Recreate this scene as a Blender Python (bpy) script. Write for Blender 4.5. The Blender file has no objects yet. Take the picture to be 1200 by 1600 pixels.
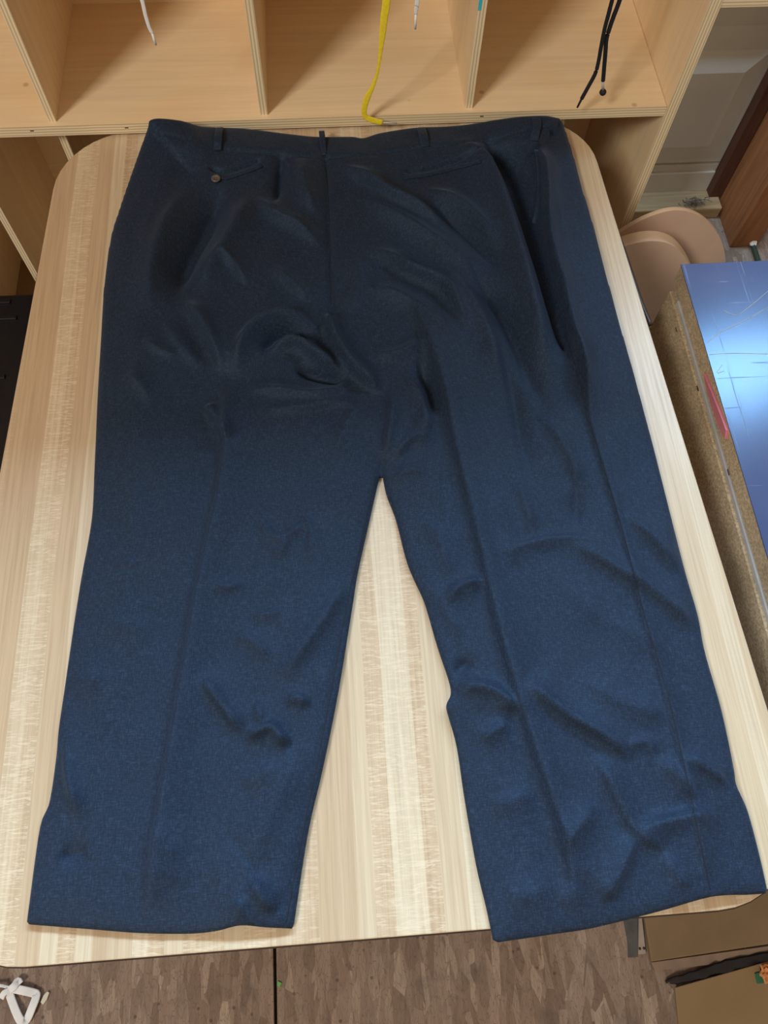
import bpy, bmesh, math, random
import numpy as np
from mathutils import Matrix, Vector

# ------------------------------------------------------------------ camera
CAM_H = 1.40
FPX = 1202.0
PITCH, ROLL, YAW = math.radians(65.811), math.radians(3.2147), math.radians(-7.1936)
scene = bpy.context.scene
COL = scene.collection


def cam_rot():
    a = math.pi / 2 - PITCH
    return (Matrix.Rotation(YAW, 3, 'Z') @ Matrix.Rotation(a, 3, 'X') @ Matrix.Rotation(ROLL, 3, 'Z'))


ROT = cam_rot()
cam_data = bpy.data.cameras.new('camera')
cam_data.sensor_fit = 'HORIZONTAL'
cam_data.sensor_width = 36.0
cam_data.lens = 36.0 * FPX / 1200.0
cam_data.clip_start = 0.02
cam = bpy.data.objects.new('camera', cam_data)
COL.objects.link(cam)
cam.matrix_world = Matrix.Translation((0, 0, CAM_H)) @ ROT.to_4x4()
scene.camera = cam

# ------------------------------------------------------------------ world, daylight, exposure
world = bpy.data.worlds.new('world')
scene.world = world
world.use_nodes = True
bg = world.node_tree.nodes['Background']
bg.inputs[0].default_value = (1.0, 0.77, 0.54, 1)
bg.inputs[1].default_value = 0.41


def area(name, loc, target, sx, sy, power, color):
    d = bpy.data.lights.new(name, 'AREA')
    d.shape = 'RECTANGLE'
    d.size, d.size_y = sx, sy
    d.energy = power
    d.color = color
    o = bpy.data.objects.new(name, d)
    COL.objects.link(o)
    o.location = loc
    o.rotation_euler = (Vector(target) - Vector(loc)).to_track_quat('-Z', 'Y').to_euler()
    return o


# row of windows high in the wall above the garage door
area('window_daylight', (0.34, 1.40, 1.93), (0.34, 0.2, 0.9), 2.4, 0.28, 100, (0.50, 0.76, 1.0))
# open doorway behind and to the left of the photographer
area('doorway_daylight', (-3.0, -2.78, 4.8), (0.1, 0.8, 0.65), 1.1, 1.3, 195, (1.0, 0.94, 0.83))

vs = scene.view_settings
vs.view_transform = 'Standard'
vs.look = 'None'
vs.gamma = 1.0
vs.use_curve_mapping = False
vs.exposure = 0.0


# ------------------------------------------------------------------ helpers
def ray(px, py):
    return ROT @ Vector(((px - 600) / FPX, -(py - 800) / FPX, -1.0))


def at_z(px, py, z):
    d = ray(px, py)
    t = (z - CAM_H) / d.z
    return Vector((d.x * t, d.y * t, z))


def at_y(px, py, y):
    d = ray(px, py)
    t = y / d.y
    return Vector((d.x * t, y, CAM_H + d.z * t))


def link(o, parent=None):
    COL.objects.link(o)
    if parent is not None:
        o.parent = parent
    return o


def tag(o, label=None, cat=None, group=None, kind=None):
    if label: o['label'] = label
    if cat: o['category'] = cat
    if group: o['group'] = group
    if kind: o['kind'] = kind
    return o


def empty(name, loc=(0, 0, 0)):
    o = bpy.data.objects.new(name, None)
    o.empty_display_size = 0.05
    o.location = loc
    COL.objects.link(o)
    return o


def mesh_obj(name, verts, faces, mat, parent=None, smooth=False, bevel=0.0, seg=2):
    me = bpy.data.meshes.new(name)
    off = Vector((0, 0, 0))
    if parent is not None:
        p = parent
        while p is not None:
            off += p.location
            p = p.parent
    me.from_pydata([tuple(Vector(v) - off) for v in verts], [], faces)
    me.validate()
    bm = bmesh.new()
    bm.from_mesh(me)
    bmesh.ops.recalc_face_normals(bm, faces=bm.faces)
    if bevel > 0:
        es = [e for e in bm.edges if e.is_manifold and e.calc_face_angle(0) > 0.6]
        bmesh.ops.bevel(bm, geom=es, offset=bevel, segments=seg, affect='EDGES', profile=0.5)
    bm.to_mesh(me)
    bm.free()
    if smooth:
        for p in me.polygons: p.use_smooth = True
    me.materials.append(mat)
    o = bpy.data.objects.new(name, me)
    return link(o, parent)


def box(name, x0, x1, y0, y1, z0, z1, mat, parent=None, bevel=0.001):
    v = [(x, y, z) for z in (z0, z1) for y in (y0, y1) for x in (x0, x1)]
    f = [(0, 2, 3, 1), (4, 5, 7, 6), (0, 1, 5, 4), (2, 6, 7, 3), (0, 4, 6, 2), (1, 3, 7, 5)]
    return mesh_obj(name, v, f, mat, parent, bevel=bevel)


def prism(name, top, dvec, mat, parent=None, bevel=0.0, smooth=False, seg=2):
    """polygon 'top' extruded by dvec"""
    n = len(top)
    d = Vector(dvec)
    v = [Vector(p) for p in top] + [Vector(p) + d for p in top]
    f = [tuple(range(n)), tuple(range(2 * n - 1, n - 1, -1))]
    f += [(i, n + i, n + (i + 1) % n, (i + 1) % n) for i in range(n)]
    return mesh_obj(name, v, f, mat, parent, bevel=bevel, smooth=smooth, seg=seg)


def smooth_path(pts, n=6):
    pts = [Vector(p) for p in pts]
    out = []
    for i in range(len(pts) - 1):
        p0 = pts[max(i - 1, 0)]; p1 = pts[i]; p2 = pts[i + 1]; p3 = pts[min(i + 2, len(pts) - 1)]
        for k in range(n):
            t = k / n
            out.append(0.5 * ((2 * p1) + (p2 - p0) * t + (2 * p0 - 5 * p1 + 4 * p2 - p3) * t * t
                              + (3 * p1 - p0 - 3 * p2 + p3) * t ** 3))
    out.append(pts[-1])
    return out


def tube(name, pts, rad, mat, parent=None, sides=8, flat=None, up=Vector((0, 0, 1))):
    """rad: number or list; flat=(thickness) -> rectangular-ish ribbon, rad = half width"""
    pts = [Vector(p) for p in pts]
    n = len(pts)
    if not hasattr(rad, '__len__'): rad = [rad] * n
    verts, faces = [], []
    prev = None
    for i, p in enumerate(pts):
        t = (pts[min(i + 1, n - 1)] - pts[max(i - 1, 0)]).normalized()
        a = up.cross(t)
        if a.length < 1e-4: a = prev.copy() if prev else Vector((1, 0, 0))
        a.normalize(); prev = a
        b = t.cross(a)
        for k in range(sides):
            th = 2 * math.pi * (k + 0.5) / sides
            c, s = math.cos(th), math.sin(th)
            if flat:
                c = math.copysign(abs(c) ** 0.4, c); s = math.copysign(abs(s) ** 0.4, s)
                verts.append(p + a * c * rad[i] + b * s * flat)
            else:
                verts.append(p + a * c * rad[i] + b * s * rad[i])
    for i in range(n - 1):
        for k in range(sides):
            k2 = (k + 1) % sides
            faces.append((i * sides + k, i * sides + k2, (i + 1) * sides + k2, (i + 1) * sides + k))
    faces.append(tuple(range(sides - 1, -1, -1)))
    faces.append(tuple(range((n - 1) * sides, n * sides)))
    return mesh_obj(name, verts, faces, mat, parent, smooth=True)


# ------------------------------------------------------------------ materials
class NT:
    def __init__(self, name):
        self.m = bpy.data.materials.new(name)
        self.m.use_nodes = True
        self.t = self.m.node_tree
        self.b = self.t.nodes['Principled BSDF']
        self.tc = self.t.nodes.new('ShaderNodeTexCoord').outputs['Object']

    def n(self, typ, **kw):
        nd = self.t.nodes.new(typ)
        for k, v in kw.items(): setattr(nd, k, v)
        return nd

    def l(self, a, b): self.t.links.new(a, b)

    def mapping(self, scale=(1, 1, 1), rot=(0, 0, 0), loc=(0, 0, 0), src=None):
        m = self.n('ShaderNodeMapping')
        m.inputs['Scale'].default_value = scale
        m.inputs['Rotation'].default_value = rot
        m.inputs['Location'].default_value = loc
        self.l(src or self.tc, m.inputs['Vector'])
        return m.outputs[0]

    def noise(self, vec, scale, detail=3, rough=0.5, dist=0.0):
        x = self.n('ShaderNodeTexNoise')
        x.inputs['Scale'].default_value = scale
        x.inputs['Detail'].default_value = detail
        x.inputs['Roughness'].default_value = rough
        x.inputs['Distortion'].default_value = dist
        self.l(vec, x.inputs['Vector'])
        return x.outputs['Fac']

    def ramp(self, fac, stops):
        r = self.n('ShaderNodeValToRGB')
        e = r.color_ramp.elements
        while len(e) < len(stops): e.new(0.5)
        for i, (p, c) in enumerate(stops):
            e[i].position = p
            e[i].color = (*c, 1) if len(c) == 3 else c
        self.l(fac, r.inputs[0])
        return r.outputs[0]

    def mix(self, a, b, fac, mode='MIX'):
        m = self.n('ShaderNodeMix', data_type='RGBA', blend_type=mode)
        for s, v in ((m.inputs[0], fac), (m.inputs[6], a), (m.inputs[7], b)):
            if hasattr(v, 'is_linked') or hasattr(v, 'node'):
                self.l(v, s)
            else:
                s.default_value = v if not isinstance(v, tuple) else (*v, 1)[:4]
        return m.outputs[2]

    def math(self, op, a, b=0.0):
        m = self.n('ShaderNodeMath', operation=op)
        for s, v in ((m.inputs[0], a), (m.inputs[1], b)):
            if hasattr(v, 'node'): self.l(v, s)
            else: s.default_value = v
        return m.outputs[0]

    def bump(self, h, strength=0.2, dist=0.001):
        b = self.n('ShaderNodeBump')
        b.inputs['Strength'].default_value = strength
        b.inputs['Distance'].default_value = dist
        self.l(h, b.inputs['Height'])
        self.l(b.outputs[0], self.b.inputs['Normal'])

    def fin(self, color=None, rough=0.5, spec=0.5, metal=0.0, **kw):
        if color is not None:
            if hasattr(color, 'node'): self.l(color, self.b.inputs['Base Color'])
            else: self.b.inputs['Base Color'].default_value = (*color, 1)
        if hasattr(rough, 'node'): self.l(rough, self.b.inputs['Roughness'])
        else: self.b.inputs['Roughness'].default_value = rough
        self.b.inputs['Specular IOR Level'].default_value = spec
        self.b.inputs['Metallic'].default_value = metal
        for k, v in kw.items(): self.b.inputs[k].default_value = v
        return self.m


def mat_plain(name, color, rough=0.5, spec=0.4, var=0.12, scale=40, **kw):
    t = NT(name)
    f = t.noise(t.tc, scale, 4)
    c = t.ramp(f, [(0.3, tuple(x * (1 - var) for x in color)), (0.7, tuple(min(1, x * (1 + var)) for x in color))])
    return t.fin(c, rough, spec, **kw)


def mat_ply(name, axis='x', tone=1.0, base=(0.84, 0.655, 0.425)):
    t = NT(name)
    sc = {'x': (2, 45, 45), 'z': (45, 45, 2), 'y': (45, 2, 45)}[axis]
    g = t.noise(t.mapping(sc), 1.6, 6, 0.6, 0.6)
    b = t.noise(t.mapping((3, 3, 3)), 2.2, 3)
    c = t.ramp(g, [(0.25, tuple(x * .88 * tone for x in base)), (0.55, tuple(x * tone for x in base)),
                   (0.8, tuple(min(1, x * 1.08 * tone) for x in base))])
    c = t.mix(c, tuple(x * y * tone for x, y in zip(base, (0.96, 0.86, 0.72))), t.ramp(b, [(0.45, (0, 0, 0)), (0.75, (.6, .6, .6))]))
    # scattered small knots and scuffs
    v = t.n('ShaderNodeTexVoronoi'); v.inputs['Scale'].default_value = 9
    t.l(t.tc, v.inputs['Vector'])
    k = t.ramp(v.outputs['Distance'], [(0.02, (1, 1, 1)), (0.05, (0, 0, 0))])
    c = t.mix(c, (0.30, 0.17, 0.07), t.math('MULTIPLY', k, 0.5))
    t.bump(g, 0.08, 0.001)
    return t.fin(c, 0.5, 0.35)


def mat_ply_edge(name, axis):
    t = NT(name)
    s = t.n('ShaderNodeSeparateXYZ')
    t.l(t.tc, s.inputs[0])
    w = t.noise(t.mapping({'z': (10, 10, 1), 'x': (1, 10, 10)}[axis]), 3, 3)
    co = t.math('ADD', s.outputs[{'z': 2, 'x': 0}[axis]], t.math('MULTIPLY', w, 0.0012))
    k = t.math('SINE', t.math('MULTIPLY', co, 2 * math.pi / 0.0042))
    c = t.ramp(t.math('MULTIPLY_ADD', k, 0.5), [(0.0, (0.52, 0.39, 0.23)), (0.35, (0.70, 0.57, 0.37)), (0.8, (0.80, 0.68, 0.48))])
    return t.fin(c, 0.6, 0.3)


def mat_butcher():
    t = NT('butcher_block_laminate')
    s = t.n('ShaderNodeSeparateXYZ')
    t.l(t.tc, s.inputs[0])
    wob = t.noise(t.mapping((3, 1.2, 1)), 1.5, 2)
    x = t.math('ADD', s.outputs[0], t.math('MULTIPLY', wob, 0.012))
    v = t.n('ShaderNodeTexVoronoi', voronoi_dimensions='1D')
    v.inputs['Scale'].default_value = 1.0
    t.l(t.math('MULTIPLY', x, 62.0), v.inputs['W'])
    sp = t.n('ShaderNodeSeparateColor')
    t.l(v.outputs['Color'], sp.inputs[0])
    strip = t.ramp(sp.outputs[0], [(0.0, (0.54, 0.395, 0.26)), (0.35, (0.58, 0.45, 0.305)), (0.65, (0.62, 0.495, 0.345)), (1.0, (0.66, 0.555, 0.41))])
    # fine lengthwise grain
    g = t.noise(t.mapping((320, 7, 1)), 1.0, 4, 0.6, 0.3)
    c = t.mix(strip, t.ramp(g, [(0.3, (0.70, 0.62, 0.54)), (0.62, (1.06, 1.05, 1.02))]), 0.55, 'MULTIPLY')
    # ray fleck across the grain on some strips
    fl = t.noise(t.mapping((60, 420, 1)), 1.0, 3, 0.65, 1.0)
    flm = t.math('MULTIPLY', t.ramp(fl, [(0.48, (0, 0, 0)), (0.62, (1, 1, 1))]), t.ramp(sp.outputs[1], [(0.45, (0, 0, 0)), (0.6, (1, 1, 1))]))
    c = t.mix(c, (0.80, 0.68, 0.50), t.math('MULTIPLY', flm, 0.45))
    t.bump(t.math('ADD', g, fl), 0.10, 0.0006)
    rg = t.ramp(g, [(0.3, (0.40, 0.40, 0.40)), (0.7, (0.30, 0.30, 0.30))])
    return t.fin(c, rg, 0.5)


def mat_osb():
    t = NT('osb_floor')
    col = None
    hh = None
    for i, (ang, sx, sy) in enumerate(((0.15, 58, 14), (1.15, 64, 17), (-0.5, 56, 14), (0.55, 80, 20))):
        v = t.n('ShaderNodeTexVoronoi')
        v.inputs['Scale'].default_value = 1.0
        v.inputs['Randomness'].default_value = 1.0
        t.l(t.mapping((sx, sy, 1), (0, 0, ang), (i * 3.1, i * 1.7, 0)), v.inputs['Vector'])
        sp = t.n('ShaderNodeSeparateColor')
        t.l(v.outputs['Color'], sp.inputs[0])
        c = t.ramp(sp.outputs[0], [(0.0, (0.215, 0.15, 0.118)), (0.4, (0.275, 0.20, 0.16)), (0.75, (0.32, 0.24, 0.195)), (1.0, (0.41, 0.325, 0.265))])
        if col is None:
            col = c; hh = sp.outputs[0]
        else:
            sel = t.ramp(sp.outputs[1], [(0.56, (0, 0, 0)), (0.60, (1, 1, 1))])
            col = t.mix(col, c, sel)
            hh = t.math('ADD', hh, t.math('MULTIPLY', sel, sp.outputs[2]))
    g = t.noise(t.mapping((150, 30, 1), (0, 0, 0.3)), 1.0, 4, 0.6, 0.8)
    col = t.mix(col, t.ramp(g, [(0.3, (0.72, 0.70, 0.68)), (0.7, (1.08, 1.06, 1.04))]), 0.7, 'MULTIPLY')
    d = t.noise(t.mapping((1, 1, 1)), 14, 5, 0.6)
    col = t.mix(col, (0.10, 0.085, 0.075), t.ramp(d, [(0.56, (0, 0, 0)), (0.80, (.75, .75, .75))]))
    v = t.n('ShaderNodeTexVoronoi', feature='DISTANCE_TO_EDGE')
    t.l(t.mapping((58, 12, 1), (0, 0, 0.2)), v.inputs['Vector'])
    col = t.mix(col, (0.09, 0.065, 0.05), t.math('MULTIPLY', t.ramp(v.outputs['Distance'], [(0.0, (1, 1, 1)), (0.05, (0, 0, 0))]), 0.55))
    v = t.n('ShaderNodeTexVoronoi'); v.inputs['Scale'].default_value = 38
    t.l(t.tc, v.inputs['Vector'])
    col = t.mix(col, (0.05, 0.038, 0.03), t.math('MULTIPLY', t.ramp(v.outputs['Distance'], [(0.07, (1, 1, 1)), (0.12, (0, 0, 0))]), 0.6))
    t.bump(hh, 0.35, 0.002)
    return t.fin(col, 0.75, 0.25)


def mat_particle():
    t = NT('particle_board')
    v = t.n('ShaderNodeTexVoronoi'); v.inputs['Scale'].default_value = 420
    t.l(t.tc, v.inputs['Vector'])
    sp = t.n('ShaderNodeSeparateColor'); t.l(v.outputs['Color'], sp.inputs[0])
    c = t.ramp(sp.outputs[0], [(0.0, (0.36, 0.28, 0.18)), (0.5, (0.48, 0.38, 0.25)), (1.0, (0.60, 0.49, 0.34))])
    d = t.noise(t.mapping((1, 1, 1)), 9, 5, 0.65)
    c = t.mix(c, (0.20, 0.15, 0.10), t.ramp(d, [(0.45, (0, 0, 0)), (0.75, (.7, .7, .7))]))
    t.bump(sp.outputs[0], 0.25, 0.001)
    return t.fin(c, 0.8, 0.25)


def mat_laminate():
    t = NT('scratched_grey_laminate')
    base = t.noise(t.mapping((2, 2, 2)), 3, 3)
    c = t.ramp(base, [(0.3, (0.055, 0.075, 0.17)), (0.7, (0.085, 0.10, 0.20))])  # bluer than the laminate itself: reflected sky blue painted into the base
    s1 = t.noise(t.mapping((260, 5, 1), (0, 0, 0.04)), 1.0, 3, 0.6, 0.2)
    s2 = t.noise(t.mapping((8, 240, 1), (0, 0, 0.35)), 1.0, 2, 0.6, 0.2)
    sc = t.math('MAXIMUM', t.ramp(s1, [(0.64, (0, 0, 0)), (0.72, (1, 1, 1))]), t.ramp(s2, [(0.70, (0, 0, 0)), (0.76, (1, 1, 1))]))
    c = t.mix(c, (0.34, 0.38, 0.46), t.math('MULTIPLY', sc, 0.35))
    r = t.math('MULTIPLY_ADD', sc, 0.15)
    r.node.inputs[2].default_value = 0.20
    t.bump(t.math('SUBTRACT', s1, sc), 0.12, 0.0005)
    t.b.inputs['Specular Tint'].default_value = (0.42, 0.68, 1.0, 1)  # tints the sheen towards the same painted sky blue
    return t.fin(c, r, 0.5)


def mat_cloth():
    t = NT('navy_wool')
    a = t.noise(t.mapping((1300, 190, 300)), 1.0, 3, 0.6)
    b = t.noise(t.mapping((190, 1300, 300)), 1.0, 3, 0.6)
    m = t.math('MULTIPLY', t.math('ADD', a, b), 0.5)
    c = t.ramp(m, [(0.36, (0.0050, 0.0074, 0.0150)), (0.5, (0.0088, 0.0145, 0.0320)), (0.64, (0.022, 0.035, 0.068))])
    t.bump(m, 0.35, 0.0006)
    t.fin(c, 0.72, 0.46)
    t.b.inputs['Specular Tint'].default_value = (0.50, 0.74, 1.0, 1)
    t.b.inputs['Sheen Weight'].default_value = 0.12
    t.b.inputs['Sheen Roughness'].default_value = 0.45
    t.b.inputs['Sheen Tint'].default_value = (0.45, 0.65, 1.0, 1)
    return t.m


def mat_wood(name, base, axis='z'):
    t = NT(name)
    sc = {'x': (2, 30, 30), 'z': (30, 30, 2), 'y': (30, 2, 30)}[axis]
    g = t.noise(t.mapping(sc), 2.0, 5, 0.6, 1.0)
    c = t.ramp(g, [(0.25, tuple(x * .6 for x in base)), (0.6, base), (0.85, tuple(min(1, x * 1.3) for x in base))])
    t.bump(g, 0.15, 0.002)
    return t.fin(c, 0.65, 0.3)


M_PLY_X = mat_ply('birch_plywood_x', 'x')
M_PLY_Z = mat_ply('birch_plywood_z', 'z', 0.96)
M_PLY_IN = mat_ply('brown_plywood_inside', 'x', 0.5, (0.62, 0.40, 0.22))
M_EDGE_Z = mat_ply_edge('ply_edge_flat', 'z')
M_EDGE_X = mat_ply_edge('ply_edge_upright', 'x')
M_BUTCH = mat_butcher()
M_MOLD = mat_plain('dark_brown_edge_moulding', (0.045, 0.032, 0.028), 0.45)
M_OSB = mat_osb()
M_PART = mat_particle()
M_LAM = mat_laminate()
M_CLOTH = mat_cloth()
M_THREAD = mat_plain('dark_navy_thread', (0.007, 0.011, 0.022), 0.8)
M_DOOR = mat_plain('white_garage_door_paint', (0.76, 0.73, 0.66), 0.45, var=0.06, scale=6)
M_POST = mat_wood('red_brown_timber', (0.30, 0.125, 0.05), 'z')
M_JAMB = mat_wood('dark_brown_timber', (0.11, 0.045, 0.028), 'z')
M_SILL = mat_wood('pale_timber', (0.45, 0.31, 0.17), 'x')
M_PINK = mat_plain('pinkish_tan_board', (0.70, 0.50, 0.39), 0.6, var=0.05, scale=12)
M_PINKE = mat_plain('pale_tan_edge', (0.80, 0.62, 0.47), 0.6, var=0.04)
M_BLACK = mat_plain('black_plastic', (0.008, 0.008, 0.012), 0.35, 0.5)
M_STEEL = mat_plain('grey_steel', (0.35, 0.35, 0.36), 0.35, 0.5, metal=1.0)
M_GREY = mat_plain('grey_edge_tape', (0.42, 0.42, 0.43), 0.45)
M_PINKP = mat_plain('pink_paper', (0.52, 0.18, 0.22), 0.7)
M_WHITE = mat_plain('white_fabric', (0.78, 0.79, 0.82), 0.7, var=0.05)
M_YEL = mat_plain('yellow_fabric', (0.85, 0.66, 0.03), 0.65, var=0.08, scale=300)
M_BLKL = mat_plain('black_cord', (0.008, 0.010, 0.016), 0.7)
M_CLEAR = mat_plain('clear_plastic_tip', (0.45, 0.45, 0.44), 0.2, 0.6)
M_CARD = mat_plain('brown_cardboard', (0.205, 0.140, 0.078), 0.8, var=0.08, scale=18)
M_CARD2 = mat_plain('tan_cardboard', (0.255, 0.172, 0.090), 0.8, var=0.06, scale=18)
M_GREEN = mat_plain('green_paper', (0.03, 0.16, 0.08), 0.7)
M_ORANGE = mat_plain('orange_brown_paper', (0.60, 0.25, 0.09), 0.7)
M_BUTTON = mat_plain('grey_brown_button', (0.10, 0.085, 0.08), 0.3, 0.5)
M_TURQ = mat_plain('turquoise_paint', (0.05, 0.50, 0.62), 0.5)
M_DUST = mat_plain('grey_dust', (0.16, 0.13, 0.10), 0.9)

# ------------------------------------------------------------------ floor
floor = empty('floor')
tag(floor, kind='structure')
SEAM_X = at_z(430, 1540, 0).x
for x0, x1 in ((-2.2, SEAM_X - .0025), (SEAM_X + .0025, SEAM_X + 1.22), (SEAM_X + 1.225, 2.4)):
    for y0, y1 in ((-1.4, 1.02), (1.025, 1.60)):
        box('osb_panel', x0, x1, y0, y1, -0.018, 0, M_OSB, floor, 0.0008)
box('subfloor', -2.2, 2.4, -1.4, 1.6, -0.06, -0.019, M_BLACK, floor, 0)

# ------------------------------------------------------------------ garage door (right rear), jamb, post
DY = 1.42
door = empty('door_1', (0, DY, 0))
tag(door, kind='structure')


def dz(px, py): return at_y(px, py, DY).z


z_bot = 0.035
z_joint = dz(1075, 256)
z_a = dz(1055, 300)          # raised lip, lower section
z_b = dz(1070, 267)
z_c = dz(1072, 228)          # lower edge of inner field
z_d = dz(1128, 104)          # upper edge of inner field
z_e = dz(1130, 79)
x_in = at_y(1135, 165, DY).x
DX0, DX1 = -1.1, 0.985
# lower section
box('door_section', DX0, DX1, DY, DY + .04, z_bot, z_joint - .003, M_DOOR, door, 0.002)
prism('raised_panel', [(DX0 + .05, DY, z_a), (DX1 - .06, DY, z_a), (DX1 - .06, DY, z_b), (DX0 + .05, DY, z_b)], (0, -.006, 0), M_DOOR, door, 0.003)
# middle section with raised field
box('door_section', DX0, DX1, DY, DY + .04, z_joint + .003, z_joint + .53, M_DOOR, door, 0.002)


def field(x0, x1, z0, z1, b):
    v = [(x0, DY, z0), (x1, DY, z0), (x1, DY, z1), (x0, DY, z1),
         (x0 + b, DY - .009, z0 + b), (x1 - b, DY - .009, z0 + b), (x1 - b, DY - .009, z1 - b), (x0 + b, DY - .009, z1 - b)]
    f = [(0, 1, 5, 4), (1, 2, 6, 5), (2, 3, 7, 6), (3, 0, 4, 7), (4, 5, 6, 7)]
    mesh_obj('raised_panel', v, f, M_DOOR, door)


bev = (z_c - z_joint) * .85
field(0.36, x_in + bev, z_joint + .012, z_e, bev)
field(-0.30, 0.30, z_joint + .012, z_e, bev)
field(0.36, x_in + bev, z_e + .05, z_joint + .50, bev)
for i in range(2):
    z0 = z_joint + .536 + i * .5
    box('door_section', DX0, DX1, DY, DY + .04, z0, min(z0 + .494, 1.72), M_DOOR, door, 0.002)

# wall around the window band above the door
wall = empty('wall_back', (0, DY, 0))
tag(wall, kind='structure')
box('wall_panel', 1.02, 2.4, DY + .02, DY + .06, 0, 1.72, M_POST, wall)
box('wall_header', -1.3, 2.4, DY - .03, DY + .06, 2.10, 2.30, M_POST, wall)
box('window_sill_board', -1.3, 2.4, DY - .03, DY + .06, 1.722, 1.75, M_SILL, wall)

sill = box('trim_1', -1.1, 0.948, DY - .065, DY - .004, 0, 0.033, M_SILL, None, 0.003)
tag(sill, kind='structure')
jamb = box('trim_2', 0.922, 0.953, DY - .03, DY - .002, 0.0332, 1.70, M_JAMB, None, 0.002)
tag(jamb, kind='structure')
pf = at_z(1137, 387, 0)
pb = at_z(1120, 322, 0)
post = box('timber_post', pf.x + .004, pf.x + .072, pf.y, DY - .003, 0, 2.09, M_POST, None, 0.003)
tag(post, 'red-brown timber post standing beside the white garage door', 'post')

# ------------------------------------------------------------------ cubby shelf
SY = 0.973       # front of the board
SB = 1.242       # back panel
ZT, ZB = 0.620, 0.605
DTH = 0.0055
XS = [at_z(82, 191.5, ZT).x, at_z(412.6, 179, ZT).x, at_z(732, 169, ZT).x]
PX0 = at_z(1044, 170, ZT).x
PX1 = PX0 + .016
sp_ = (PX0 - XS[0]) / 3
XL = XS[0] - 2 * sp_
SH = 1.46
shelf = empty('cubby_shelf', (0, SY, 0))
tag(shelf, 'birch plywood cubby shelf with open compartments behind the table', 'shelf')


def board_with_edge(name, x0, x1, y0, y1, z0, z1, mat):
    o = box(name, x0, x1, y0 + .0012, y1, z0, z1, mat, shelf, 0.0006)
    e = box('plywood_edge', x0, x1, y0, y0 + .0012, z0, z1, M_EDGE_Z, o, 0)
    return o


def upright_with_edge(name, x0, x1, y0, y1, z0, z1, mat):
    o = box(name, x0, x1, y0 + .0012, y1, z0, z1, mat, shelf, 0.0006)
    e = box('plywood_edge', x0, x1, y0, y0 + .0012, z0, z1, M_EDGE_X, o, 0)
    return o


board_with_edge('shelf_board', XL, PX0 - .0005, SY, SB, ZB, ZT, M_PLY_X)
board_with_edge('shelf_board', XL, PX0 - .0005, SY, SB, 0.955, 0.970, M_PLY_X)
board_with_edge('shelf_board', XL, PX0 - .0005, SY, SB, SH - .015, SH, M_PLY_X)
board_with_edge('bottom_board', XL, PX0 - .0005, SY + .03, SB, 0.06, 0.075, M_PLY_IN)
box('back_panel', XL, PX0, SB, SB + .006, 0.06, SH, M_PLY_X, shelf)
for i, x in enumerate([XS[0] - sp_] + XS):
    d = upright_with_edge('divider', x - DTH, x + DTH, SY + .010, SB, ZT, 0.955, M_PLY_Z)
    if i == 3:
        p = at_y(748.5, 2, SY + .009)
        box('paint_mark', x - DTH - .0003, x - DTH + .004, SY + .0095, SY + .0101, p.z - .012, p.z + .03, M_TURQ, d, 0)
    upright_with_edge('divider', x - DTH, x + DTH, SY + .010, SB, 0.970, SH - .015, M_PLY_Z)
xs_low = [XS[0] - sp_, XS[0] - .5 * sp_, XS[0], XS[0] + .5 * sp_, XS[1], XS[1] + .5 * sp_, XS[2], XS[2] + .5 * sp_]
for x in xs_low:
    upright_with_edge('lower_divider', x - DTH, x + DTH, SY + .022, SB, 0.075, ZB, M_PLY_Z)
upright_with_edge('side_panel', PX0, PX1, SY - .002, SB + .006, 0, SH, M_PLY_Z)
upright_with_edge('side_panel', XL - .016, XL, SY - .002, SB + .006, 0, SH, M_PLY_Z)
lz = at_y(1160, 11, SY).z
board_with_edge('side_ledge', PX1, PX1 + .62, SY, SY + .20, lz, lz + .015, M_PLY_X)
box('ledge_bracket', PX1 + .60, PX1 + .62, SY + .01, SY + .18, 0, lz, M_PLY_Z, shelf)
# nail marks along the board front
for px, py in ((47, 202), (196, 195), (754, 178)):
    p = at_z(px, py, ZT)
    box('nail_mark', p.x - .0025, p.x + .0025, SY - .0003, SY + .0005, ZT - .0065, ZT - .005, M_MOLD, shelf, 0)

# ------------------------------------------------------------------ table
TZ = 0.600
table = empty('work_table', (0.0, 0.45, 0))
tag(table, 'rounded-corner table with striped butcher-block laminate top under the trousers', 'table')


def rounded_quad(c, r, n=10, grow=0.0):
    """c: 4 corners ccw"""
    out = []
    m = len(c)
    for i in range(m):
        p = Vector(c[i]); a = (Vector(c[i - 1]) - p).normalized(); b = (Vector(c[(i + 1) % m]) - p).normalized()
        ang = a.angle(b)
        rr = r[i]
        tl = rr / math.tan(ang / 2)
        ctr = p + (a + b).normalized() * (rr / math.sin(ang / 2))
        s = p + a * tl - ctr; e = p + b * tl - ctr
        a0 = math.atan2(s.y, s.x); a1 = math.atan2(e.y, e.x)
        while a1 < a0: a1 += 2 * math.pi
        for k in range(n + 1):
            th = a0 + (a1 - a0) * k / n
            out.append(Vector((ctr.x + (rr + grow) * math.cos(th), ctr.y + (rr + grow) * math.sin(th), 0)))
    return out


TC = [(-0.412, -0.0665, 0), (0.4315, -0.0705, 0), (0.3905, 0.984, 0), (-0.3725, 0.986, 0)]
TR = [0.10, 0.10, 0.095, 0.115]
poly = rounded_quad(TC, TR)
prism('table_top', [(p.x, p.y, TZ) for p in poly], (0, 0, -.024), M_BUTCH, table, bevel=0.0012)
pm = rounded_quad(TC, TR, grow=0.0022)
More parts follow.
